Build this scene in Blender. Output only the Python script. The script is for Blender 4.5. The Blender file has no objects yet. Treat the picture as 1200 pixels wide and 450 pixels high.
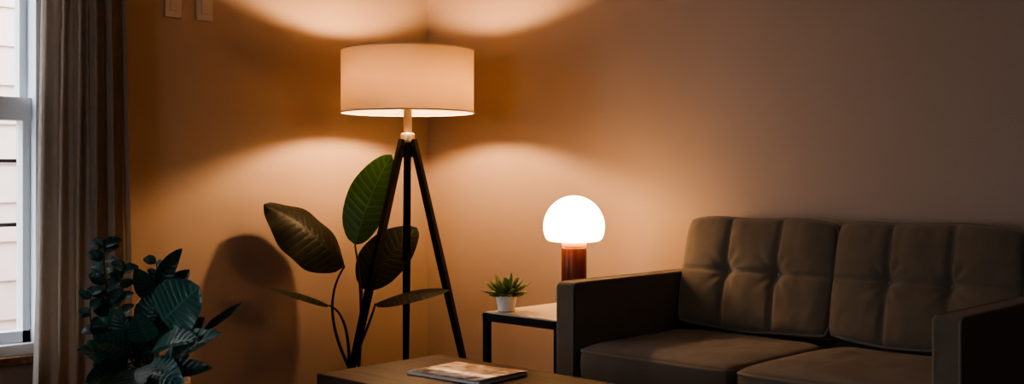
import bpy, bmesh, math, random
from mathutils import Vector, Matrix, noise
random.seed(7)
scene = bpy.context.scene

# ---------------------------------------------------------------- frame
# World is aligned with the room: right wall = plane y=YW, left wall = plane x=0. Metres.
CX, CY, CZ = 4.387, -3.839, 1.04
YW = 0.06
UX, UY = 0.719, 0.695      # viewer's right
DX, DY = -0.695, 0.719     # viewer's forward
def V(x, d, z):
    return Vector((CX + UX*x + DX*d, CY + UY*x + DY*d, z))
def M(px, py, d):          # measured photo position + real depth -> world metres
    return V((px-600)/1300*d, d, CZ + (205-py)/1300*d)
TOCAM = Vector((0.695, -0.719, 0.0))
UP = Vector((0, 0, 1))
RIGHT = Vector((UX, UY, 0))

# ---------------------------------------------------------------- materials
def nmat(name):
    m = bpy.data.materials.new(name); m.use_nodes = True
    nt = m.node_tree
    return m, nt, nt.nodes['Principled BSDF']

def mat(name, col, rough=0.6, metal=0.0, var=0.08, vscale=6.0, bump=0.0, bscale=80.0, spec=0.5, sheen=0.0, coat=0.0, transl=0.0):
    m, nt, b = nmat(name)
    tc = nt.nodes.new('ShaderNodeTexCoord')
    n = nt.nodes.new('ShaderNodeTexNoise'); n.inputs['Scale'].default_value = vscale
    n.inputs['Detail'].default_value = 5
    nt.links.new(tc.outputs['Object'], n.inputs['Vector'])
    mx = nt.nodes.new('ShaderNodeMix'); mx.data_type = 'RGBA'
    mx.inputs[6].default_value = (*[c*(1-var) for c in col], 1)
    mx.inputs[7].default_value = (*[min(1, c*(1+var)) for c in col], 1)
    nt.links.new(n.outputs['Fac'], mx.inputs[0])
    nt.links.new(mx.outputs[2], b.inputs['Base Color'])
    b.inputs['Roughness'].default_value = rough
    b.inputs['Metallic'].default_value = metal
    b.inputs['Specular IOR Level'].default_value = spec
    b.inputs['Sheen Weight'].default_value = sheen
    b.inputs['Coat Weight'].default_value = coat
    if bump > 0:
        n2 = nt.nodes.new('ShaderNodeTexNoise'); n2.inputs['Scale'].default_value = bscale
        n2.inputs['Detail'].default_value = 3
        nt.links.new(tc.outputs['Object'], n2.inputs['Vector'])
        bp = nt.nodes.new('ShaderNodeBump'); bp.inputs['Strength'].default_value = bump
        bp.inputs['Distance'].default_value = 0.01
        nt.links.new(n2.outputs['Fac'], bp.inputs['Height'])
        nt.links.new(bp.outputs[0], b.inputs['Normal'])
    if transl > 0:
        tr = nt.nodes.new('ShaderNodeBsdfTranslucent'); nt.links.new(mx.outputs[2], tr.inputs[0])
        ms = nt.nodes.new('ShaderNodeMixShader'); ms.inputs[0].default_value = transl
        nt.links.new(b.outputs[0], ms.inputs[1]); nt.links.new(tr.outputs[0], ms.inputs[2])
        nt.links.new(ms.outputs[0], nt.nodes['Material Output'].inputs[0])
    return m

def wood(name, c1, c2, rough=0.35, scale=(2, 25, 25), coat=0.0, spec=0.5):
    m, nt, b = nmat(name)
    tc = nt.nodes.new('ShaderNodeTexCoord')
    mp = nt.nodes.new('ShaderNodeMapping'); mp.inputs['Scale'].default_value = scale
    nt.links.new(tc.outputs['Object'], mp.inputs[0])
    n = nt.nodes.new('ShaderNodeTexNoise'); n.inputs['Scale'].default_value = 2.0
    n.inputs['Detail'].default_value = 8; n.inputs['Distortion'].default_value = 0.6
    nt.links.new(mp.outputs[0], n.inputs['Vector'])
    r = nt.nodes.new('ShaderNodeValToRGB')
    r.color_ramp.elements[0].position = 0.35; r.color_ramp.elements[0].color = (*c1, 1)
    r.color_ramp.elements[1].position = 0.68; r.color_ramp.elements[1].color = (*c2, 1)
    nt.links.new(n.outputs['Fac'], r.inputs[0]); nt.links.new(r.outputs[0], b.inputs['Base Color'])
    b.inputs['Roughness'].default_value = rough
    b.inputs['Coat Weight'].default_value = coat
    b.inputs['Specular IOR Level'].default_value = spec
    return m

def leafmat(name, c1, c2, nveins=22, rough=0.35, slant=9.0, spec=0.5):
    m, nt, b = nmat(name)
    L = nt.links.new
    uv = nt.nodes.new('ShaderNodeUVMap')
    sp = nt.nodes.new('ShaderNodeSeparateXYZ'); L(uv.outputs[0], sp.inputs[0])
    def math_(op, a, bb=None):
        n = nt.nodes.new('ShaderNodeMath'); n.operation = op
        for i, v in enumerate([a, bb]):
            if v is None: continue
            if isinstance(v, (int, float)): n.inputs[i].default_value = v
            else: L(v, n.inputs[i])
        return n.outputs[0]
    a = math_('ABSOLUTE', math_('SUBTRACT', sp.outputs[0], 0.5))
    ph = math_('SUBTRACT', math_('MULTIPLY', sp.outputs[1], nveins*6.283), math_('MULTIPLY', a, slant*2))
    s = math_('SINE', ph)
    s = math_('POWER', math_('ADD', math_('MULTIPLY', s, 0.5), 0.5), 3.0)
    mid = math_('LESS_THAN', a, 0.02)
    fac = math_('MAXIMUM', math_('MULTIPLY', s, 0.55), mid)
    n = nt.nodes.new('ShaderNodeTexNoise'); n.inputs['Scale'].default_value = 9
    tc = nt.nodes.new('ShaderNodeTexCoord'); L(tc.outputs['Object'], n.inputs['Vector'])
    fac2 = math_('MULTIPLY', fac, math_('ADD', n.outputs['Fac'], 0.3))
    mx = nt.nodes.new('ShaderNodeMix'); mx.data_type = 'RGBA'
    mx.inputs[6].default_value = (*c1, 1); mx.inputs[7].default_value = (*c2, 1)
    L(fac2, mx.inputs[0]); L(mx.outputs[2], b.inputs['Base Color'])
    b.inputs['Roughness'].default_value = rough
    b.inputs['Specular IOR Level'].default_value = spec
    bp = nt.nodes.new('ShaderNodeBump'); bp.inputs['Strength'].default_value = 0.5
    bp.inputs['Distance'].default_value = 0.004; bp.invert = True
    L(fac, bp.inputs['Height']); L(bp.outputs[0], b.inputs['Normal'])
    out = nt.nodes['Material Output']
    tr = nt.nodes.new('ShaderNodeBsdfTranslucent'); L(mx.outputs[2], tr.inputs[0])
    ms = nt.nodes.new('ShaderNodeMixShader'); ms.inputs[0].default_value = 0.2
    L(b.outputs[0], ms.inputs[1]); L(tr.outputs[0], ms.inputs[2]); L(ms.outputs[0], out.inputs[0])
    return m

def emis(name, col, strength, base=(0.8, 0.8, 0.8)):
    m, nt, b = nmat(name)
    b.inputs['Base Color'].default_value = (*base, 1)
    b.inputs['Emission Color'].default_value = (*col, 1)
    b.inputs['Emission Strength'].default_value = strength
    b.inputs['Roughness'].default_value = 0.3
    return m

m_wall = mat('wall_paint', (0.40, 0.312, 0.250), 0.5, var=0.04, vscale=2.0, bump=0.10, bscale=180, spec=0.4)
m_ceil = mat('ceiling_paint', (0.50, 0.43, 0.36), 0.9, var=0.02, bump=0.05)
m_floor = wood('floor_wood', (0.08, 0.045, 0.025), (0.16, 0.095, 0.05), 0.4, (1.5, 12, 1))
m_winframe = mat('window_frame_vinyl', (0.80, 0.84, 0.88), 0.4, var=0.02)
m_sill = wood('sill_wood', (0.16, 0.08, 0.04), (0.28, 0.15, 0.08), 0.45)
m_curtain = mat('curtain_linen', (0.50, 0.45, 0.39), 0.9, var=0.12, vscale=25, bump=0.25, bscale=400, sheen=0.2, transl=0.28)
m_black = mat('black_metal', (0.010, 0.009, 0.008), 0.5, var=0.1, spec=0.3)
m_tripod = wood('tripod_black_wood', (0.005, 0.004, 0.003), (0.010, 0.008, 0.006), 0.5, (20, 20, 2), spec=0.25)
m_brass = mat('aged_brass', (0.62, 0.52, 0.40), 0.35, metal=0.6)
m_sofa = mat('sofa_fabric', (0.200, 0.165, 0.122), 0.85, var=0.18, vscale=14, bump=0.4, bscale=500, sheen=0.35, spec=0.25)
m_pipe = mat('sofa_piping', (0.24, 0.20, 0.15), 0.8, var=0.1, sheen=0.2)
m_sofaleg = wood('sofa_leg_wood', (0.03, 0.018, 0.01), (0.06, 0.035, 0.02), 0.4)
m_ctop = wood('coffee_table_top_wood', (0.050, 0.038, 0.031), (0.095, 0.066, 0.048), 0.45, (1.5, 22, 10), spec=0.05)
m_cside = mat('coffee_table_dark', (0.012, 0.010, 0.009), 0.5, spec=0.3)
m_sidetop = mat('side_table_top', (0.50, 0.44, 0.37), 0.35, var=0.05)
m_walnut = wood('lamp_walnut', (0.060, 0.014, 0.007), (0.13, 0.032, 0.012), 0.35, (18, 18, 2))
m_amber = emis('lamp_amber_ring', (1.0, 0.33, 0.06), 0.35, (0.5, 0.2, 0.06))
m_whitepot = mat('white_ceramic', (0.84, 0.82, 0.78), 0.35, var=0.03)
m_clay = mat('clay_ceramic', (0.30, 0.20, 0.15), 0.6, var=0.15, bump=0.2, bscale=60)
m_darkpot = mat('dark_pot', (0.03, 0.025, 0.022), 0.5)
m_soil = mat('soil', (0.025, 0.017, 0.011), 0.95, var=0.4, vscale=40, bump=1.0, bscale=60)
m_plate = mat('switch_plate_plastic', (0.50, 0.45, 0.40), 0.45, var=0.02)
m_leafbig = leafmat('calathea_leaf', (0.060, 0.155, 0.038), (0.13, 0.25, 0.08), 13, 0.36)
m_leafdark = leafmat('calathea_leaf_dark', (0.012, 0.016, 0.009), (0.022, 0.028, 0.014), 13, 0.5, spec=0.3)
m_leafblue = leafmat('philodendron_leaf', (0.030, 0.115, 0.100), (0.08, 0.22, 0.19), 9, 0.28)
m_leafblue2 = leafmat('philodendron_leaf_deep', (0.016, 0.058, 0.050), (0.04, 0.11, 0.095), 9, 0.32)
m_stem = mat('plant_stem', (0.045, 0.05, 0.02), 0.5)
m_succ = leafmat('succulent_leaf', (0.18, 0.26, 0.09), (0.40, 0.44, 0.19), 3, 0.4)

# translucent lampshade
m_shade, nt, b = nmat('lampshade_fabric')
b.inputs['Base Color'].default_value = (0.70, 0.60, 0.50, 1); b.inputs['Roughness'].default_value = 0.9
tc = nt.nodes.new('ShaderNodeTexCoord'); wv = nt.nodes.new('ShaderNodeTexNoise'); wv.inputs['Scale'].default_value = 300
nt.links.new(tc.outputs['Object'], wv.inputs['Vector'])
rp = nt.nodes.new('ShaderNodeValToRGB')
rp.color_ramp.elements[0].color = (0.66, 0.54, 0.40, 1); rp.color_ramp.elements[1].color = (0.78, 0.65, 0.49, 1)
nt.links.new(wv.outputs['Fac'], rp.inputs[0])
tr = nt.nodes.new('ShaderNodeBsdfTranslucent'); nt.links.new(rp.outputs[0], tr.inputs[0])
ms = nt.nodes.new('ShaderNodeMixShader'); ms.inputs[0].default_value = 0.33
nt.links.new(b.outputs[0], ms.inputs[1]); nt.links.new(tr.outputs[0], ms.inputs[2])
nt.links.new(ms.outputs[0], nt.nodes['Material Output'].inputs[0])
m_shaderim = mat('lampshade_trim', (0.55, 0.46, 0.38), 0.8)

m_bulb = emis('bulb_glow', (1.0, 0.61, 0.33), 1100.0)
m_globe = emis('opal_globe', (1.0, 0.55, 0.23), 15.0)

# glass: fixed mix of transparent and glossy
m_glass = bpy.data.materials.new('window_glass'); m_glass.use_nodes = True
nt = m_glass.node_tree; nt.nodes.clear()
o = nt.nodes.new('ShaderNodeOutputMaterial'); t_ = nt.nodes.new('ShaderNodeBsdfTransparent')
g_ = nt.nodes.new('ShaderNodeBsdfGlossy'); g_.inputs['Roughness'].default_value = 0.02
ms = nt.nodes.new('ShaderNodeMixShader'); ms.inputs[0].default_value = 0.05
nt.links.new(t_.outputs[0], ms.inputs[1]); nt.links.new(g_.outputs[0], ms.inputs[2]); nt.links.new(ms.outputs[0], o.inputs[0])

m_siding = mat('siding_paint', (0.74, 0.57, 0.51), 0.8, var=0.14, vscale=5, bump=0.2, bscale=30)
m_grass = mat('ground_outside', (0.12, 0.12, 0.08), 0.9, var=0.3)

# ---------------------------------------------------------------- mesh builder
class MB:
    def __init__(s): s.v = []; s.f = []; s.m = []; s.uv = []
    def add(s, verts, faces, mi=0, uvs=None):
        o = len(s.v); s.v += [tuple(v) for v in verts]
        s.uv += uvs if uvs else [(0.5, 0.5)]*len(verts)
        for f in faces: s.f.append(tuple(i+o for i in f)); s.m.append(mi)
    def obj(s, name, mats, parent=None, smooth=True, weld=False):
        me = bpy.data.meshes.new(name); me.from_pydata(s.v, [], s.f)
        for mt in mats: me.materials.append(mt)
        ul = me.uv_layers.new(name='UVMap')
        for p in me.polygons:
            p.material_index = s.m[p.index]; p.use_smooth = smooth
            for li in p.loop_indices: ul.data[li].uv = s.uv[me.loops[li].vertex_index]
        if weld:
            bm = bmesh.new(); bm.from_mesh(me); bmesh.ops.remove_doubles(bm, verts=bm.verts, dist=1e-5)
            bmesh.ops.recalc_face_normals(bm, faces=bm.faces); bm.to_mesh(me); bm.free()
        ob = bpy.data.objects.new(name, me); scene.collection.objects.link(ob)
        if parent: ob.parent = parent
        return ob
    def tube(s, pts, r, seg=8, mi=0, closed=False):
        pts = [Vector(p) for p in pts]; n = len(pts)
        rs = r if isinstance(r, (list, tuple)) else [r]*n
        verts = []; N = None
        for i, p in enumerate(pts):
            if closed: T = (pts[(i+1) % n]-pts[i-1]).normalized()
            else: T = (pts[min(i+1, n-1)]-pts[max(i-1, 0)]).normalized()
            if N is None:
                N = T.orthogonal().normalized()
            else:
                N = (N - T*N.dot(T)).normalized()
            B = T.cross(N)
            for k in range(seg):
                a = 2*math.pi*k/seg
                verts.append(p + (N*math.cos(a)+B*math.sin(a))*rs[i])
        faces = []
        for i in range(n if closed else n-1):
            j = (i+1) % n
            for k in range(seg):
                k2 = (k+1) % seg
                faces.append((i*seg+k, i*seg+k2, j*seg+k2, j*seg+k))
        if not closed:
            faces.append(tuple(range(seg))[::-1]); faces.append(tuple((n-1)*seg+k for k in range(seg)))
        s.add(verts, faces, mi)
    def lathe(s, prof, c, seg=48, mi=0):
        verts = []; n = len(prof)
        for r, z in prof:
            for k in range(seg):
                a = 2*math.pi*k/seg
                verts.append((c[0]+r*math.cos(a), c[1]+r*math.sin(a), c[2]+z))
        faces = []
        for i in range(n-1):
            for k in range(seg):
                k2 = (k+1) % seg
                faces.append((i*seg+k, i*seg+k2, (i+1)*seg+k2, (i+1)*seg+k))
        s.add(verts, faces, mi)
    def leaf(s, base, tip, W, nrm, sag=0.0, fold=0.25, mi=0, nl=18, nw=8, sidebend=0.0, ripple=0.0, prof=0.8, pw=0.75, lobes=0):
        base = Vector(base); tip = Vector(tip); nrm = Vector(nrm)
        ax = (tip-base); L = ax.length; T0 = ax.normalized()
        N0 = (nrm - T0*nrm.dot(T0)).normalized(); S0 = T0.cross(N0)
        mid = (base+tip)/2 + N0*sag*L + S0*sidebend*L
        ph = random.random()*6
        verts = []; uvs = []
        for i in range(nl+1):
            t = i/nl
            c = base*(1-t)**2 + mid*2*t*(1-t) + tip*t*t
            T = ((mid-base)*(1-t) + (tip-mid)*t).normalized()
            N = (N0 - T*N0.dot(T)).normalized(); S = T.cross(N)
            w = W*0.5*max(0.0, math.sin(math.pi*t**prof))**pw
            if lobes: w *= 0.72+0.28*abs(math.cos(lobes*math.pi*t))
            for j in range(nw+1):
                q = j/nw*2-1
                off = N*(fold*abs(q)**1.4*w + ripple*L*math.sin(t*16+ph+q*2)*abs(q)**2)
                verts.append(c + S*q*w + off); uvs.append((j/nw, t))
        faces = []
        for i in range(nl):
            for j in range(nw):
                a = i*(nw+1)+j
                faces.append((a, a+1, a+nw+2, a+nw+1))
        s.add(verts, faces, mi, uvs)

def bez(p0, p1, p2, n=14):
    p0, p1, p2 = Vector(p0), Vector(p1), Vector(p2)
    return [p0*(1-t)**2+p1*2*t*(1-t)+p2*t*t for t in [i/n for i in range(n+1)]]

def through(p0, pm, p2, n=14):
    p0, pm, p2 = Vector(p0), Vector(pm), Vector(p2)
    return bez(p0, pm*2-(p0+p2)/2, p2, n)

def empty(name, loc=(0, 0, 0)):
    e = bpy.data.objects.new(name, None); e.empty_display_size = 0.1
    scene.collection.objects.link(e)
    return e

def box(name, x0, x1, y0, y1, z0, z1, m, parent=None, bev=0.0, seg=3):
    bm = bmesh.new(); bmesh.ops.create_cube(bm, size=1)
    for v in bm.verts:
        v.co = Vector(((x0+x1)/2+v.co.x*(x1-x0), (y0+y1)/2+v.co.y*(y1-y0), (z0+z1)/2+v.co.z*(z1-z0)))
    if bev > 0:
        bmesh.ops.bevel(bm, geom=bm.edges[:], offset=bev, segments=seg, affect='EDGES', profile=0.5)
    me = bpy.data.meshes.new(name); bm.to_mesh(me); bm.free(); me.materials.append(m)
    if bev > 0:
        for p in me.polygons: p.use_smooth = True
    ob = bpy.data.objects.new(name, me); scene.collection.objects.link(ob)
    if bev > 0:
        wn = ob.modifiers.new('wn', 'WEIGHTED_NORMAL')
    if parent: ob.parent = parent
    return ob

# ---------------------------------------------------------------- room
R = 6.5; H = 2.65; TH = 0.16
box('floor', -TH, R+TH, -R-TH, YW+TH, -0.12, 0, m_floor)
box('ceiling', -TH, R+TH, -R-TH, YW+TH, H, H+0.12, m_ceil)
box('wall_right', -TH, R+TH, YW, YW+TH, 0, H, m_wall)
box('wall_back', R, R+TH, -R, YW, 0, H, m_wall)
W1 = (-3.15, -1.95); W2 = (-5.3, -4.0); WZ = (0.34, 2.25)
W3 = (2.7, 4.0)
wl = MB()
def addbox(mb, x0, x1, y0, y1, z0, z1, mi=0):
    vs = [(x, y, z) for x in (x0, x1) for y in (y0, y1) for z in (z0, z1)]
    fs = [(0, 1, 3, 2), (4, 6, 7, 5), (0, 4, 5, 1), (2, 3, 7, 6), (0, 2, 6, 4), (1, 5, 7, 3)]
    mb.add(vs, fs, mi)
addbox(wl, -TH, 0, W1[1], YW, 0, H)
addbox(wl, -TH, 0, W2[1], W1[0], 0, H)
addbox(wl, -TH, 0, -R, W2[0], 0, H)
for w in (W1, W2):
    addbox(wl, -TH, 0, w[0], w[1], 0, WZ[0]); addbox(wl, -TH, 0, w[0], w[1], WZ[1], H)
wl.obj('wall_left', [m_wall], smooth=False)
wf = MB()
addbox(wf, -TH, W3[0], -R-TH, -R, 0, H); addbox(wf, W3[1], R+TH, -R-TH, -R, 0, H)
addbox(wf, W3[0], W3[1], -R-TH, -R, 0, WZ[0]); addbox(wf, W3[0], W3[1], -R-TH, -R, WZ[1], H)
wf.obj('wall_front', [m_wall], smooth=False)

def window(name, y0, y1):
    z0, z1 = WZ; zm = 1.30
    e = empty(name)
    mb = MB(); f = 0.055
    addbox(mb, -0.14, 0.012, y0, y0+f, z0, z1); addbox(mb, -0.14, 0.012, y1-f, y1, z0, z1)
    addbox(mb, -0.14, 0.012, y0, y1, z1-f, z1); addbox(mb, -0.14, 0.012, y0, y1, z0, z0+0.04)
    addbox(mb, -0.11, -0.03, y0+f, y1-f, zm-0.045, zm+0.045)
    g = 0.03
    addbox(mb, -0.10, -0.04, y0+f, y0+f+g, z0+0.04, zm); addbox(mb, -0.10, -0.04, y1-f-g, y1-f, z0+0.04, zm)
    addbox(mb, -0.10, -0.04, y0+f, y1-f, z0+0.04, z0+0.085)
    addbox(mb, -0.12, -0.07, y0+f, y0+f+g, zm, z1-f); addbox(mb, -0.12, -0.07, y1-f-g, y1-f, zm, z1-f)
    addbox(mb, -0.12, -0.07, y0+f, y1-f, z1-f-0.04, z1-f)
    mb.obj('frame', [m_winframe], e, smooth=False)
    gl = MB(); addbox(gl, -0.072, -0.068, y0+f+g, y1-f-g, z0+0.085, zm-0.04)
    addbox(gl, -0.097, -0.093, y0+f+g, y1-f-g, zm+0.04, z1-f-0.04)
    gl.obj('glass', [m_glass], e, smooth=False)
    box('sill', -0.02, 0.05, y0-0.03, y1+0.03, z0-0.035, z0, m_sill, e, 0.006)
    return e
window('window_1', *W1)
window('fill_window_2', *W2)  # unseen window, added to throw cool daylight onto sofa and right wall
w3 = window('fill_window_3', -(W3[1]-W3[0])/2, (W3[1]-W3[0])/2)  # unseen window added behind the camera as daylight fill for the room
w3.location = ((W3[0]+W3[1])/2, -R, 0); w3.rotation_euler = (0, 0, math.radians(90))

# outside: neighbour's lap siding + ground
sd = MB(); zz = -0.3
SY0 = -5.2
while zz < 4.2:
    hgt = 0.235
    sd.add([(-2.425, SY0, zz), (-2.425, 3, zz), (-2.44, 3, zz+hgt), (-2.44, SY0, zz+hgt)], [(0, 1, 2, 3)])
    sd.add([(-2.44, SY0, zz), (-2.44, 3, zz), (-2.425, 3, zz), (-2.425, SY0, zz)], [(0, 1, 2, 3)])
    zz += hgt
addbox(sd, -2.6, -2.45, SY0, 3, -0.3, 4.2)
sd.obj('neighbour_siding', [m_siding], smooth=False)
box('ground_outside', -9, R+4, -12, 4, -0.32, -0.3, m_grass)
rl = MB()
for z in (0.785, 1.10):
    addbox(rl, -1.22, -1.19, -6, 0.5, z, z+0.018)
for y in (-5.9, -4.3, -3.3, 0.1):
    addbox(rl, -1.23, -1.18, y, y+0.05, -0.3, 1.12)
rl.obj('porch_railing', [m_black], smooth=False)

# ---------------------------------------------------------------- curtain
def curtain(name, ya, yb, m):
    mb = MB(); nu, nv = 170, 30; vs = []
    for j in range(nv+1):
        v = j/nv; z = 0.03 + (2.405-0.03)*v
        for i in range(nu+1):
            u = i/nu
            a = ya + (0.05*(1-v))*-1; bq = yb + 0.04*(1-v)
            y = a + (bq-a)*u
            ph = u*2*math.pi*5.5
            amp = 0.042*(0.75+0.25*math.sin(u*9+1))*(1-0.35*v)
            x = 0.115 + amp*math.sin(ph+0.5*math.sin(v*3+u*5)) + 0.012*math.sin(ph*2.1+v*2)
            y += 0.012*math.cos(ph+v)
            vs.append((x, y, z))
    fs = [(j*(nu+1)+i, j*(nu+1)+i+1, (j+1)*(nu+1)+i+1, (j+1)*(nu+1)+i) for j in range(nv) for i in range(nu)]
    mb.add(vs, fs)
    e = empty(name)
    o = mb.obj('cloth', [m], e)
    return e
c1 = curtain('curtain', -2.03, -1.685, m_curtain)
rod = MB(); rod.tube([(0.115, -3.9, 2.45), (0.115, -1.5, 2.45)], 0.012, 12)
rod.tube([(0.0, -1.56, 2.45), (0.115, -1.56, 2.45)], 0.008, 8); rod.tube([(0.0, -3.85, 2.45), (0.115, -3.85, 2.45)], 0.008, 8)
for i in range(7):
    y = -2.0+i*0.05
    ring = [(0.115+0.020*math.cos(a*math.pi/8), y, 2.434+0.024*math.sin(a*math.pi/8)) for a in range(16)]
    rod.tube(ring, 0.003, 6, closed=True)
rod.obj('curtain_rod', [m_black])

# switch plates on the left wall
for i, y in enumerate((-1.41, -1.26)):
    e = empty('wall_switch' if i == 0 else 'wall_switch.001')
    box('plate', 0.0, 0.008, y-0.04, y+0.04, 1.72, 1.85, m_plate, e, 0.003)
    box('rocker', 0.006, 0.012, y-0.017, y+0.017, 1.75, 1.82, m_plate, e, 0.002)

# ---------------------------------------------------------------- floor lamp
LX, LY = 0.552, -0.552
fl = empty('floor_lamp')
mb = MB()
zb, zt, r = 1.322, 1.603, 0.30
mb.lathe([(r, zb), (r, zt)], (LX, LY, 0), 96, 0)
sh = mb.obj('shade', [m_shade], fl)
so = sh.modifiers.new('s', 'SOLIDIFY'); so.thickness = 0.002
mb = MB()
for z in (zb, zt):
    ring = [(LX+r*math.cos(a*math.pi/48), LY+r*math.sin(a*math.pi/48), z) for a in range(96)]
    mb.tube(ring, 0.0035, 8, closed=True)
mb.obj('shade_rims', [m_shaderim], fl)
mb = MB()
for a in (0.5, 0.5+2.094, 0.5+4.189):
    mb.tube([(LX+0.018*math.cos(a), LY+0.018*math.sin(a), zb+0.035), (LX+r*math.cos(a), LY+r*math.sin(a), zb+0.01)], 0.002, 6)
mb.lathe([(0.0, 1.19), (0.019, 1.19), (0.019, 1.36), (0.023, 1.362), (0.023, 1.40), (0.016, 1.415), (0, 1.415)], (LX, LY, 0), 32)
mb.lathe([(0.0, 1.185), (0.030, 1.187), (0.032, 1.20), (0.032, 1.222), (0.028, 1.23), (0, 1.23)], (LX, LY, 0), 32)
mb.obj('stem', [m_brass], fl)
mb = MB()
mb.lathe([(0.0, 1.41), (0.012, 1.415), (0.030, 1.445), (0.033, 1.465), (0.026, 1.488), (0.012, 1.498), (0.0, 1.5)], (LX, LY, 0), 24)
mb.obj('bulb', [m_bulb], fl)
mb = MB()
for ang in (97, 217, 337):
    a = math.radians(ang)
    dv = RIGHT*math.cos(a) + (-TOCAM)*math.sin(a)
    top = Vector((LX, LY, 1.20)) + dv*0.028; foot = Vector((LX, LY, 0.0)) + dv*0.335
    side = dv.cross(UP).normalized()
    dn = (foot-top).normalized(); nn = side.cross(dn)
    vs = []
    for p, w in ((top, 0.016), (top.lerp(foot, 0.5), 0.018), (foot, 0.013)):
        for sx, sy in ((-1, -1), (1, -1), (1, 1), (-1, 1)):
            vs.append(p + side*sx*w + nn*sy*w*0.8)
    for q in vs[8:12]: q.z = 0.0
    fs = [(3, 2, 1, 0), (8, 9, 10, 11)]
    for k in range(2):
        for i in range(4):
            fs.append((k*4+i, k*4+(i+1) % 4, k*4+4+(i+1) % 4, k*4+4+i))
    mb.add(vs, fs)
    mb.tube([top+side*0.024+dn*0.03, top-side*0.024+dn*0.03], 0.007, 10)
mb.lathe([(0, 1.12), (0.024, 1.12), (0.024, 1.188), (0, 1.188)], (LX, LY, 0), 24)
o = mb.obj('tripod_legs', [m_tripod], fl, smooth=False)
bv = o.modifiers.new('b', 'BEVEL'); bv.width = 0.003; bv.segments = 2

# ---------------------------------------------------------------- side table
st = empty('side_table')
x0, x1, y0, y1, zt_ = 1.255, 1.655, -0.765, -0.20, 0.50
box('top', x0+0.006, x1-0.006, y0+0.006, y1-0.006, zt_-0.010, zt_, m_sidetop, st, 0.002)
mb = MB(); q = 0.024
for xx in (x0, x1-q):
    addbox(mb, xx, xx+q, y0, y1, zt_-0.036, zt_-0.006)
    for yy in (y0, y1-q): addbox(mb, xx, xx+q, yy, yy+q, 0, zt_-0.006)
    addbox(mb, xx, xx+q, y0, y1, 0.10, 0.12)
for yy in (y0, y1-q):
    addbox(mb, x0, x1, yy, yy+q, zt_-0.036, zt_-0.006)
mb.obj('frame', [m_black], st, smooth=False)

# ---------------------------------------------------------------- table lamp
tl = empty('table_lamp'); TX, TY = 1.375, -0.353
mb = MB()
mb.lathe([(0, 0.5), (0.050, 0.5), (0.0525, 0.504), (0.0525, 0.735), (0.050, 0.742), (0, 0.742)], (TX, TY, 0), 48)
mb.obj('base', [m_walnut], tl)
mb = MB()
mb.lathe([(0, 0.742), (0.050, 0.742), (0.052, 0.746), (0.052, 0.764), (0.046, 0.768), (0, 0.768)], (TX, TY, 0), 48)
mb.obj('collar', [m_amber], tl)
prof = [(0.0, 0.766), (0.085, 0.764), (0.104, 0.767), (0.115, 0.776), (0.1215, 0.790)]
for i in range(0, 19):
    a = math.radians(-5 + i*95/18)
    prof.append((0.127*math.cos(a), 0.824 + 0.130*math.sin(a)))
prof[-1] = (0.0, prof[-1][1])
mb = MB(); mb.lathe(prof, (TX, TY, 0), 64)
mb.obj('globe', [m_globe], tl)

# ---------------------------------------------------------------- succulent
SX, SY = 1.312, -0.690
sc = empty('potted_succulent')
mb = MB()
mb.lathe([(0, 0.5), (0.030, 0.5), (0.033, 0.503), (0.043, 0.560), (0.0435, 0.563), (0.040, 0.563), (0.038, 0.552), (0, 0.552)], (SX, SY, 0), 40)
mb.obj('pot', [m_whitepot], sc)
mb = MB()
for ring, (n, el, ln, w) in enumerate([(11, 12, 0.09, 0.020), (10, 32, 0.095, 0.020), (8, 52, 0.09, 0.018), (6, 72, 0.085, 0.015)]):
    for k in range(n):
        a = 2*math.pi*(k+ring*0.5)/n + random.uniform(-.12, .12); e_ = math.radians(el+random.uniform(-6, 6))
        dv = Vector((math.cos(a)*math.cos(e_), math.sin(a)*math.cos(e_), math.sin(e_)))
        b0 = Vector((SX, SY, 0.562)) + Vector((math.cos(a), math.sin(a), 0))*0.008
        up = Vector((-math.cos(a)*math.sin(e_), -math.sin(a)*math.sin(e_), math.cos(e_)))
        mb.leaf(b0, b0+dv*ln*random.uniform(.85, 1.1), w*1.25, up, sag=-0.10, fold=0.45, nl=8, nw=4, prof=0.8, pw=0.8)
o = mb.obj('leaves', [m_succ], sc)
s = o.modifiers.new('s', 'SOLIDIFY'); s.thickness = 0.004

# ---------------------------------------------------------------- sofa
sf = empty('sofa')
sx0, sx1, sy0, sy1 = 1.685, 3.165, -0.811, YW-0.02
AT = 0.082; AZ = 0.65
def rrect_pts(c, ux, uy, w, h, rad, n=6):
    pts = []
    for cx_, cy_, a0 in ((w-rad, h-rad, 0), (-w+rad, h-rad, 90), (-w+rad, -h+rad, 180), (w-rad, -h+rad, 270)):
        for i in range(n+1):
            a = math.radians(a0+90*i/n)
            pts.append(c + ux*(cx_+rad*math.cos(a)) + uy*(cy_+rad*math.sin(a)))
    return pts
for nm, xa in (('arm_left', sx0), ('arm_right', sx1-AT)):
    box(nm, xa, xa+AT, sy0, sy1, 0.13, AZ, m_sofa, sf, 0.014, 4)
    mb = MB()
    for xx in (xa+0.005, xa+AT-0.005):
        c = Vector((xx, (sy0+sy1)/2, (0.13+AZ)/2))
        mb.tube(rrect_pts(c, Vector((0, 1, 0)), Vector((0, 0, 1)), (sy1-sy0)/2-0.004, (AZ-0.13)/2-0.004, 0.02), 0.0055, 8, closed=True)
    mb.obj(nm+'_piping', [m_pipe], sf)
box('front_rail', sx0+AT, sx1-AT, sy0+0.02, sy0+0.07, 0.13, 0.30, m_sofa, sf, 0.01)
box('seat_base', sx0+AT, sx1-AT, sy0+0.06, sy1-0.02, 0.14, 0.295, m_sofa, sf, 0.005)
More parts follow.
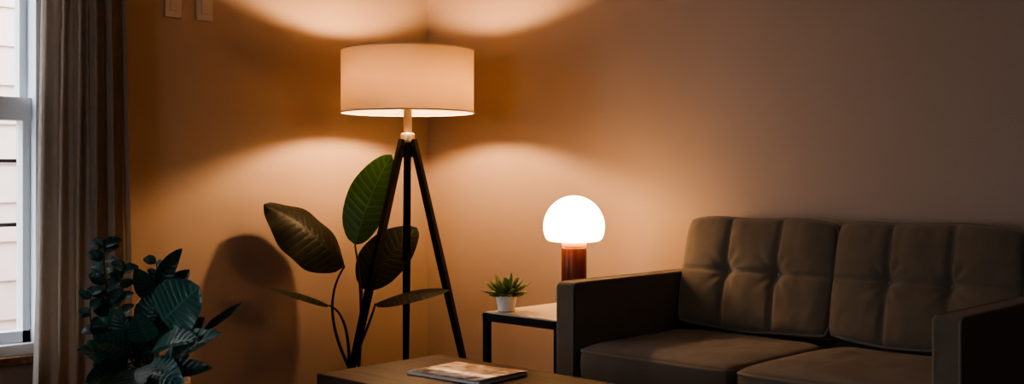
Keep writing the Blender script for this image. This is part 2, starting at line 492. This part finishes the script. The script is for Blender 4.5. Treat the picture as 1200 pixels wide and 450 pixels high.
box('back_frame', sx0+AT-0.005, sx1-AT+0.005, sy1-0.06, sy1, 0.13, 0.72, m_sofa, sf, 0.015)
mb = MB()
for xx in (sx0+0.06, sx1-0.06):
    for yy in (sy0+0.06, sy1-0.06):
        mb.lathe([(0, 0), (0.015, 0), (0.024, 0.135), (0, 0.135)], (xx, yy, 0), 16)
mb.obj('legs', [m_sofaleg], sf)

def cushion(name, origin, ux, uy, uz, w, h, side, crown, tufts=None, seed=0, corner=0.05, crown_back=None, sagc=0.0):
    """soft box: w along ux, h along uy, side-band thickness 'side' along uz (front=+uz)"""
    N = 84; Mh = 66; mb = MB()
    if crown_back is None: crown_back = crown*0.6
    def outline(a, b):
        x = a*w/2; y = b*h/2
        k = corner*(abs(a)**6)*(abs(b)**6)
        x -= math.copysign(k*0.55, a); y -= math.copysign(k*0.55, b)
        x += math.copysign(0.006*abs(a)**4*(1-b*b), a); y += math.copysign(0.004*abs(b)**4*(1-a*a), b)
        # slight waviness of the seams
        y += 0.004*math.sin(a*5+seed)*abs(b)**4
        return x, y
    def height(a, b, cr, front):
        ea = 1-abs(a)**6; eb = 1-abs(b)**6
        hgt = cr*(max(ea, 0)*max(eb, 0))**0.42
        x, y = a*w/2, b*h/2
        ed = min(1, (1-abs(a))*6)*min(1, (1-abs(b))*6)
        if tufts and front:
            xs, ys = tufts[0], tufts[1]
            mx_ = min(abs(x-t) for t in xs); my_ = min(abs(y-t) for t in ys)
            hgt *= (1-0.34*math.exp(-(mx_/0.010)**2)-0.18*math.exp(-(mx_/0.05)**2))
            hgt *= (1-0.30*math.exp(-(my_/0.009)**2)-0.18*math.exp(-(my_/0.05)**2))
            for tx in xs:
                for ty in ys:
                    dx_, dy_ = x-tx, y-ty
                    d2 = dx_*dx_+dy_*dy_
                    hgt -= cr*0.50*math.exp(-d2/0.0011)
                    an = math.atan2(dy_, dx_); dd = math.sqrt(d2)
                    hgt += 0.003*math.sin(an*9+seed+tx*30)*math.exp(-((dd-0.055)/0.035)**2)
            # gathers running off the seams
            hgt += 0.0009*math.sin(y*150+3*math.sin(x*18+seed))*math.exp(-(mx_/0.03)**2)*ed
            hgt += 0.0010*math.sin(x*120+3*math.sin(y*18+seed))*ed*abs(b)**1.5
        if front and sagc: hgt -= sagc*(1-a*a)*(1-b*b)
        hgt += 0.007*noise.noise(Vector((x*7+seed*3, y*7, seed)))*ed
        hgt += 0.0035*noise.noise(Vector((x*20+seed*3, y*13, seed+4)))*ed
        return hgt
    def P(a, b, z):
        x, y = outline(a, b)
        return origin + ux*x + uy*y + uz*z
    ga = [math.sin(math.pi/2*(i/N*2-1))*0.35+(i/N*2-1)*0.65 for i in range(N+1)]
    gb = [math.sin(math.pi/2*(i/Mh*2-1))*0.35+(i/Mh*2-1)*0.65 for i in range(Mh+1)]
    for sgn, cr in ((1, crown), (-1, crown_back)):
        vs = [P(a, b, sgn*(side/2+height(a, b, cr, sgn > 0))) for b in gb for a in ga]
        fs = []
        for j in range(Mh):
            for i in range(N):
                q0 = j*(N+1)+i
                f = (q0, q0+1, q0+N+2, q0+N+1)
                fs.append(f if sgn > 0 else f[::-1])
        mb.add(vs, fs)
    per = [(a, -1) for a in ga] + [(1, b) for b in gb[1:]] + [(a, 1) for a in ga[::-1][1:]] + [(-1, b) for b in gb[::-1][1:-1]]
    vs = []; K = 6
    for k in range(K+1):
        zf = k/K*2-1
        for a, b in per:
            x, y = outline(a, b)
            bulge = 1+0.012*(1-zf*zf)
            vs.append(origin + ux*x*bulge + uy*y*bulge + uz*(zf*side/2))
    n = len(per); fs = []
    for k in range(K):
        for i in range(n):
            fs.append((k*n+i, k*n+(i+1) % n, (k+1)*n+(i+1) % n, (k+1)*n+i))
    mb.add(vs, fs)
    for sgn in (1, -1):
        mb.tube([P(a, b, sgn*side/2) for a, b in per], 0.0055, 8, 1, closed=True)
    if tufts:
        for tx in tufts[0]:
            for ty in tufts[1]:
                a, b = tx/(w/2), ty/(h/2)
                z = side/2+height(a, b, crown, True)+0.001
                c = origin+ux*tx+uy*ty+uz*z
                vs = []; fs = []
                for i in range(5):
                    an = i/4*math.pi/2
                    for k in range(12):
                        bb = k/12*2*math.pi
                        vs.append(c+(ux*math.cos(bb)+uy*math.sin(bb))*0.011*math.cos(an)+uz*0.007*math.sin(an))
                for i in range(4):
                    for k in range(12):
                        fs.append((i*12+k, i*12+(k+1) % 12, (i+1)*12+(k+1) % 12, (i+1)*12+k))
                mb.add(vs, fs, 1)
    return mb.obj(name, [m_sofa, m_pipe], sf, weld=True)

inner = (sx1-AT)-(sx0+AT); cw = inner/2
Xv, Yv, Zv = Vector((1, 0, 0)), Vector((0, 1, 0)), Vector((0, 0, 1))
seat_d = 0.68
for i in range(2):
    cx_ = sx0+AT+cw*(i+0.5)
    cushion('seat_cushion_%d' % (i+1), Vector((cx_, sy0+0.0+seat_d/2, 0.355)), Xv, Yv, Zv, cw-0.014, seat_d, 0.105, 0.028, None, i+1, 0.03, 0.004)
    th = math.radians(13)
    uy = Vector((0, math.sin(th), math.cos(th))); uz = Vector((0, -math.cos(th), math.sin(th)))
    bh = 0.425
    org = Vector((cx_+0.008, sy1-0.135, 0.432+bh/2+0.005))
    cushion('back_cushion_%d' % (i+1), org, Xv, uy, uz, cw-0.004, bh, 0.085, 0.045,
            ([-cw/6-0.01, cw/6-0.01], [0.005]), i+5, 0.022, 0.015)

# ---------------------------------------------------------------- coffee table
ct = empty('coffee_table')
tx0, tx1, ty0, ty1, tz = 1.537, 2.62, -1.77, -1.252, 0.42
box('top', tx0, tx1, ty0, ty1, tz-0.035, tz, m_ctop, ct, 0.004)
mb = MB()
for xx in (tx0+0.02, tx1-0.065):
    for yy in (ty0+0.02, ty1-0.065):
        addbox(mb, xx, xx+0.045, yy, yy+0.045, 0, tz-0.035)
addbox(mb, tx0+0.03, tx1-0.03, ty0+0.03, ty0+0.05, tz-0.085, tz-0.035)
addbox(mb, tx0+0.03, tx1-0.03, ty1-0.05, ty1-0.03, tz-0.085, tz-0.035)
addbox(mb, tx0+0.03, tx0+0.05, ty0+0.03, ty1-0.03, tz-0.085, tz-0.035)
addbox(mb, tx1-0.05, tx1-0.03, ty0+0.03, ty1-0.03, tz-0.085, tz-0.035)
mb.obj('legs', [m_cside], ct, smooth=False)

# magazine
mg = empty('magazine')
m_cover, nt, b = nmat('magazine_cover')
tc = nt.nodes.new('ShaderNodeTexCoord'); vo = nt.nodes.new('ShaderNodeTexNoise'); vo.inputs['Scale'].default_value = 13
vo.inputs['Detail'].default_value = 6; vo.inputs['Distortion'].default_value = 1.2
nt.links.new(tc.outputs['Object'], vo.inputs['Vector'])
rp = nt.nodes.new('ShaderNodeValToRGB'); rp.color_ramp.elements[0].position = 0.34
rp.color_ramp.elements[0].color = (0.08, 0.07, 0.08, 1); rp.color_ramp.elements[1].position = 0.60
rp.color_ramp.elements[1].color = (0.80, 0.72, 0.66, 1)
e3 = rp.color_ramp.elements.new(0.46); e3.color = (0.42, 0.28, 0.20, 1)
nt.links.new(vo.outputs['Fac'], rp.inputs[0]); nt.links.new(rp.outputs[0], b.inputs['Base Color']); b.inputs['Roughness'].default_value = 0.45
m_paper = mat('paper', (0.6, 0.57, 0.52), 0.7)
pg = box('pages', -0.148, 0.148, -0.112, 0.112, 0.0006, 0.009, m_paper, mg)
c_ = MB()
nx = 16
def cov(z0, h):
    vs = []
    for i in range(nx+1):
        x = -0.15+0.30*i/nx
        for y in (-0.114, 0.114):
            zc = z0 + h*(i/nx)**3
            vs.append((x, y, zc))
    return vs
for z0, h in ((0.0095, 0.004),):
    c_.add(cov(z0, h), [(2*i, 2*i+2, 2*i+3, 2*i+1) for i in range(nx)])
c_.add([(-0.15, -0.114, 0), (0.15, -0.114, 0), (0.15, 0.114, 0), (-0.15, 0.114, 0)], [(0, 3, 2, 1)])
c_.add([(-0.15, -0.114, 0), (-0.15, 0.114, 0), (-0.15, 0.114, 0.0095), (-0.15, -0.114, 0.0095)], [(0, 3, 2, 1)])
co = c_.obj('cover', [m_cover], mg)
s = co.modifiers.new('s', 'SOLIDIFY'); s.thickness = 0.0006
mg.location = (1.895, -1.46, tz+0.0008); mg.rotation_euler = (0, 0, math.radians(4))

# ---------------------------------------------------------------- large calathea
bp_ = empty('potted_calathea')
pc = V(-0.752, 5.2, 0)
mb = MB()
mb.lathe([(0, 0), (0.095, 0), (0.105, 0.01), (0.122, 0.085), (0.125, 0.10), (0.115, 0.10), (0.112, 0.09), (0, 0.09)], pc, 40, 0)
mb.lathe([(0, 0.094), (0.113, 0.090)], pc, 40, 1)
mb.obj('pot', [m_darkpot, m_soil], bp_)
mb = MB()
def root(i): 
    a = i*1.3
    return pc + Vector((0.03*math.cos(a), 0.03*math.sin(a), 0.085))
specs = [ # leaf base, tip, width, normal, stem mid, kwargs, mat
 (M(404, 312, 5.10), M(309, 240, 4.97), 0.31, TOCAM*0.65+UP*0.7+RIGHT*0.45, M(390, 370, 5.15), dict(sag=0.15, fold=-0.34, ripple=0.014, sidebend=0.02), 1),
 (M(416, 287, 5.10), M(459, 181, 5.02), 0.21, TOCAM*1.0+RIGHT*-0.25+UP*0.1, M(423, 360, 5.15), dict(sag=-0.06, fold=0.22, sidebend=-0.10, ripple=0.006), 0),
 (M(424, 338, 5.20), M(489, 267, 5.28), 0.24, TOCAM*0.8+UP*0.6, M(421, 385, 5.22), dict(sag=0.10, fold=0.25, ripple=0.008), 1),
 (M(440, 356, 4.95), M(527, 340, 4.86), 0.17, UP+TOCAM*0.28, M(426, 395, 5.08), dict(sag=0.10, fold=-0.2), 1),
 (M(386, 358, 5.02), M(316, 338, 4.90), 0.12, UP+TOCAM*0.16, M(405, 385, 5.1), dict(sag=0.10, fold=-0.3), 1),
]
for i, (b0, t0, W, nr, sm, kw, mi) in enumerate(specs):
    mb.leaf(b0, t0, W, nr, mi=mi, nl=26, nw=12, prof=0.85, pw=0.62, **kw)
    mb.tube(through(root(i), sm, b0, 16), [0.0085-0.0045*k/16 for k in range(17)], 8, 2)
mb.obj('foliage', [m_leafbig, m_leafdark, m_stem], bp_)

# ---------------------------------------------------------------- foreground philodendron
fp = empty('potted_philodendron')
pf = V(-1.2046, 3.6, 0)
mb = MB()
mb.lathe([(0, 0), (0.10, 0), (0.115, 0.01), (0.150, 0.33), (0.155, 0.335), (0.155, 0.37), (0.143, 0.37), (0.14, 0.35), (0, 0.35)], pf, 48, 0)
mb.lathe([(0, 0.362), (0.141, 0.355)], pf, 40, 1)
mb.obj('pot', [m_clay, m_soil], fp)
mb = MB()
def rt(i):
    a = i*2.4
    return pf + Vector((0.05*math.cos(a), 0.05*math.sin(a), 0.35))
fl_ = [ # base, tip, W, normal, kwargs, mat
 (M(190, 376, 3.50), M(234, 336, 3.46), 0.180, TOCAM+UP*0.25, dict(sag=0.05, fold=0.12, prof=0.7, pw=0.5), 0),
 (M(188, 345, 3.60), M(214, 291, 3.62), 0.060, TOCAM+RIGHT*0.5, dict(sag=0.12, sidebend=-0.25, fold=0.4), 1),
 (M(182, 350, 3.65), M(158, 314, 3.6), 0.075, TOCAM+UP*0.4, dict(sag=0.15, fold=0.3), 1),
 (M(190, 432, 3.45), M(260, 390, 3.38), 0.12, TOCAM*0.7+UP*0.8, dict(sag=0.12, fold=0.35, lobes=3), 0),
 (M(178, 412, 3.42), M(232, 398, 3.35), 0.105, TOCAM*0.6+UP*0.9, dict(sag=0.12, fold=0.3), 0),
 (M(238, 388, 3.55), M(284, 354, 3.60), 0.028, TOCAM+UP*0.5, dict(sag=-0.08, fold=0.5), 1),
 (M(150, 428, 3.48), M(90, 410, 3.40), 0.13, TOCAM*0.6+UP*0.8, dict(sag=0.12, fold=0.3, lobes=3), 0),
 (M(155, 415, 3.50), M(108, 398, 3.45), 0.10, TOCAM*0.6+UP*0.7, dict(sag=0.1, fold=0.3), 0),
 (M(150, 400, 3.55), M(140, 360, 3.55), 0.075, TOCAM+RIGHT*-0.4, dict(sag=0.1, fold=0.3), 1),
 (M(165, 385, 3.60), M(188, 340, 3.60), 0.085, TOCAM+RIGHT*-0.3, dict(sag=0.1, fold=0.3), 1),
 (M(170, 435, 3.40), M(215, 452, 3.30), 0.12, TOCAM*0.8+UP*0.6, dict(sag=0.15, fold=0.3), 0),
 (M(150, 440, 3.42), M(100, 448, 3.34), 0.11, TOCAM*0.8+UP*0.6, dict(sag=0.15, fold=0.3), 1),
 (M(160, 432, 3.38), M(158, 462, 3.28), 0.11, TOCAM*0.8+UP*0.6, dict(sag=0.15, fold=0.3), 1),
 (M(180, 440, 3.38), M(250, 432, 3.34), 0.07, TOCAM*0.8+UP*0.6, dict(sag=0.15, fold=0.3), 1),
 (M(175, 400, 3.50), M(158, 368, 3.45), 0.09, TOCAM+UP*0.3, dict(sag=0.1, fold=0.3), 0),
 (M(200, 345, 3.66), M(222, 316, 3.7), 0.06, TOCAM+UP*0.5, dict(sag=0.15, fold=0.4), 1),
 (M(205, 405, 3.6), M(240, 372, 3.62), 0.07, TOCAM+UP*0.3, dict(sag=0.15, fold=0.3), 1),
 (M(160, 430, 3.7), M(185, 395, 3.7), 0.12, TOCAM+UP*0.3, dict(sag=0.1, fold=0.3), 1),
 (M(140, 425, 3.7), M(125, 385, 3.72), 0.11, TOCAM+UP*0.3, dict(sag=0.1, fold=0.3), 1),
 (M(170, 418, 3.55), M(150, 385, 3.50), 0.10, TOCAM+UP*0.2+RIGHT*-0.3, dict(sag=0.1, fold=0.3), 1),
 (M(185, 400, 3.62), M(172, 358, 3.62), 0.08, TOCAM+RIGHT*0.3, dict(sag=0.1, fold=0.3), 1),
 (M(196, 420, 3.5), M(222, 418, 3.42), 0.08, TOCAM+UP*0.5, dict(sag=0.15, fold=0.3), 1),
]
for i, (b0, t0, W, nr, kw, mi) in enumerate(fl_):
    mb.leaf(b0, t0, W, nr, mi=mi, nl=16, nw=8, ripple=0.012, **kw)
    mid = (rt(i)+b0)/2 + Vector((0, 0, 0.03)) + (b0-rt(i)).cross(UP)*0.05
    mb.tube(through(rt(i), mid, b0, 10), [0.005-0.0025*k/10 for k in range(11)], 6, 2)
def stalk(p0, pm, p1, nleaf, ln, w, mi):
    pts = through(p0, pm, p1, 24)
    mb.tube(pts, [0.005-0.0035*k/24 for k in range(25)], 6, 2)
    for k in range(nleaf):
        t = 0.28+0.72*k/(nleaf-1); idx = min(23, int(t*24)); p = pts[idx]
        tg = (pts[idx+1]-pts[idx]).normalized()
        sd_ = RIGHT*(1 if k % 2 else -1)*random.uniform(.8, 1.1) + tg*random.uniform(.25, .7) + TOCAM*random.uniform(-.6, .7)
        l = ln*(1-0.35*t)*random.uniform(.8, 1.15)
        mb.leaf(p, p+sd_.normalized()*l, w*random.uniform(.8, 1.1), TOCAM+UP*random.uniform(.2, 1.0), mi=mi if random.random() < .7 else 0, nl=10, nw=6, sag=random.uniform(.15, .35), fold=0.35, ripple=0.02)
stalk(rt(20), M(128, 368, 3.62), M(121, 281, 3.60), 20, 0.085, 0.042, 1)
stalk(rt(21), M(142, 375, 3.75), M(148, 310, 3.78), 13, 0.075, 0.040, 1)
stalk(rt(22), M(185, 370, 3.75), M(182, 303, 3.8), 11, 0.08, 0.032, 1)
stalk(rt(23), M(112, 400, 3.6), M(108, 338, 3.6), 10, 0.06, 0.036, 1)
mb.obj('foliage', [m_leafblue, m_leafblue2, m_stem], fp)

# ---------------------------------------------------------------- light
w = bpy.data.worlds.new('overcast_sky'); scene.world = w; w.use_nodes = True
nt = w.node_tree; bg = nt.nodes['Background']
bg.inputs[0].default_value = (0.84, 0.91, 1.0, 1); bg.inputs[1].default_value = 6.8
def portal(nm, loc, sx, sy, inward):
    ld = bpy.data.lights.new(nm, 'AREA'); ld.shape = 'RECTANGLE'
    ld.size = sx; ld.size_y = sy
    ld.cycles.is_portal = True
    lo = bpy.data.objects.new(nm, ld); scene.collection.objects.link(lo)
    lo.location = loc
    lo.rotation_euler = Vector(inward).to_track_quat('-Z', 'Y').to_euler()
for nm, ww in (('window_portal_1', W1), ('fill_window_portal_2', W2)):
    portal(nm, (-0.17, (ww[0]+ww[1])/2, (WZ[0]+WZ[1])/2), ww[1]-ww[0], WZ[1]-WZ[0], (1, 0, 0))
portal('fill_window_portal_3', ((W3[0]+W3[1])/2, -R-0.17, (WZ[0]+WZ[1])/2), W3[1]-W3[0], WZ[1]-WZ[0], (0, 1, 0))  # sky sampling for the added window behind the camera

# ---------------------------------------------------------------- camera
cd = bpy.data.cameras.new('camera'); cam = bpy.data.objects.new('camera', cd); scene.collection.objects.link(cam)
cd.sensor_width = 36; cd.lens = 39.0; cd.shift_y = -20/1200
cam.location = (CX, CY, CZ)
fw = Vector((DX, DY, 0)).normalized()
cam.rotation_euler = fw.to_track_quat('-Z', 'Y').to_euler()
cd.dof.use_dof = True; cd.dof.focus_distance = 4.6; cd.dof.aperture_fstop = 4.0
scene.camera = cam
try:
    scene.view_settings.view_transform = 'AgX'
    scene.view_settings.look = 'AgX - High Contrast'
except Exception as ex: print(ex)
scene.view_settings.exposure = 0.05
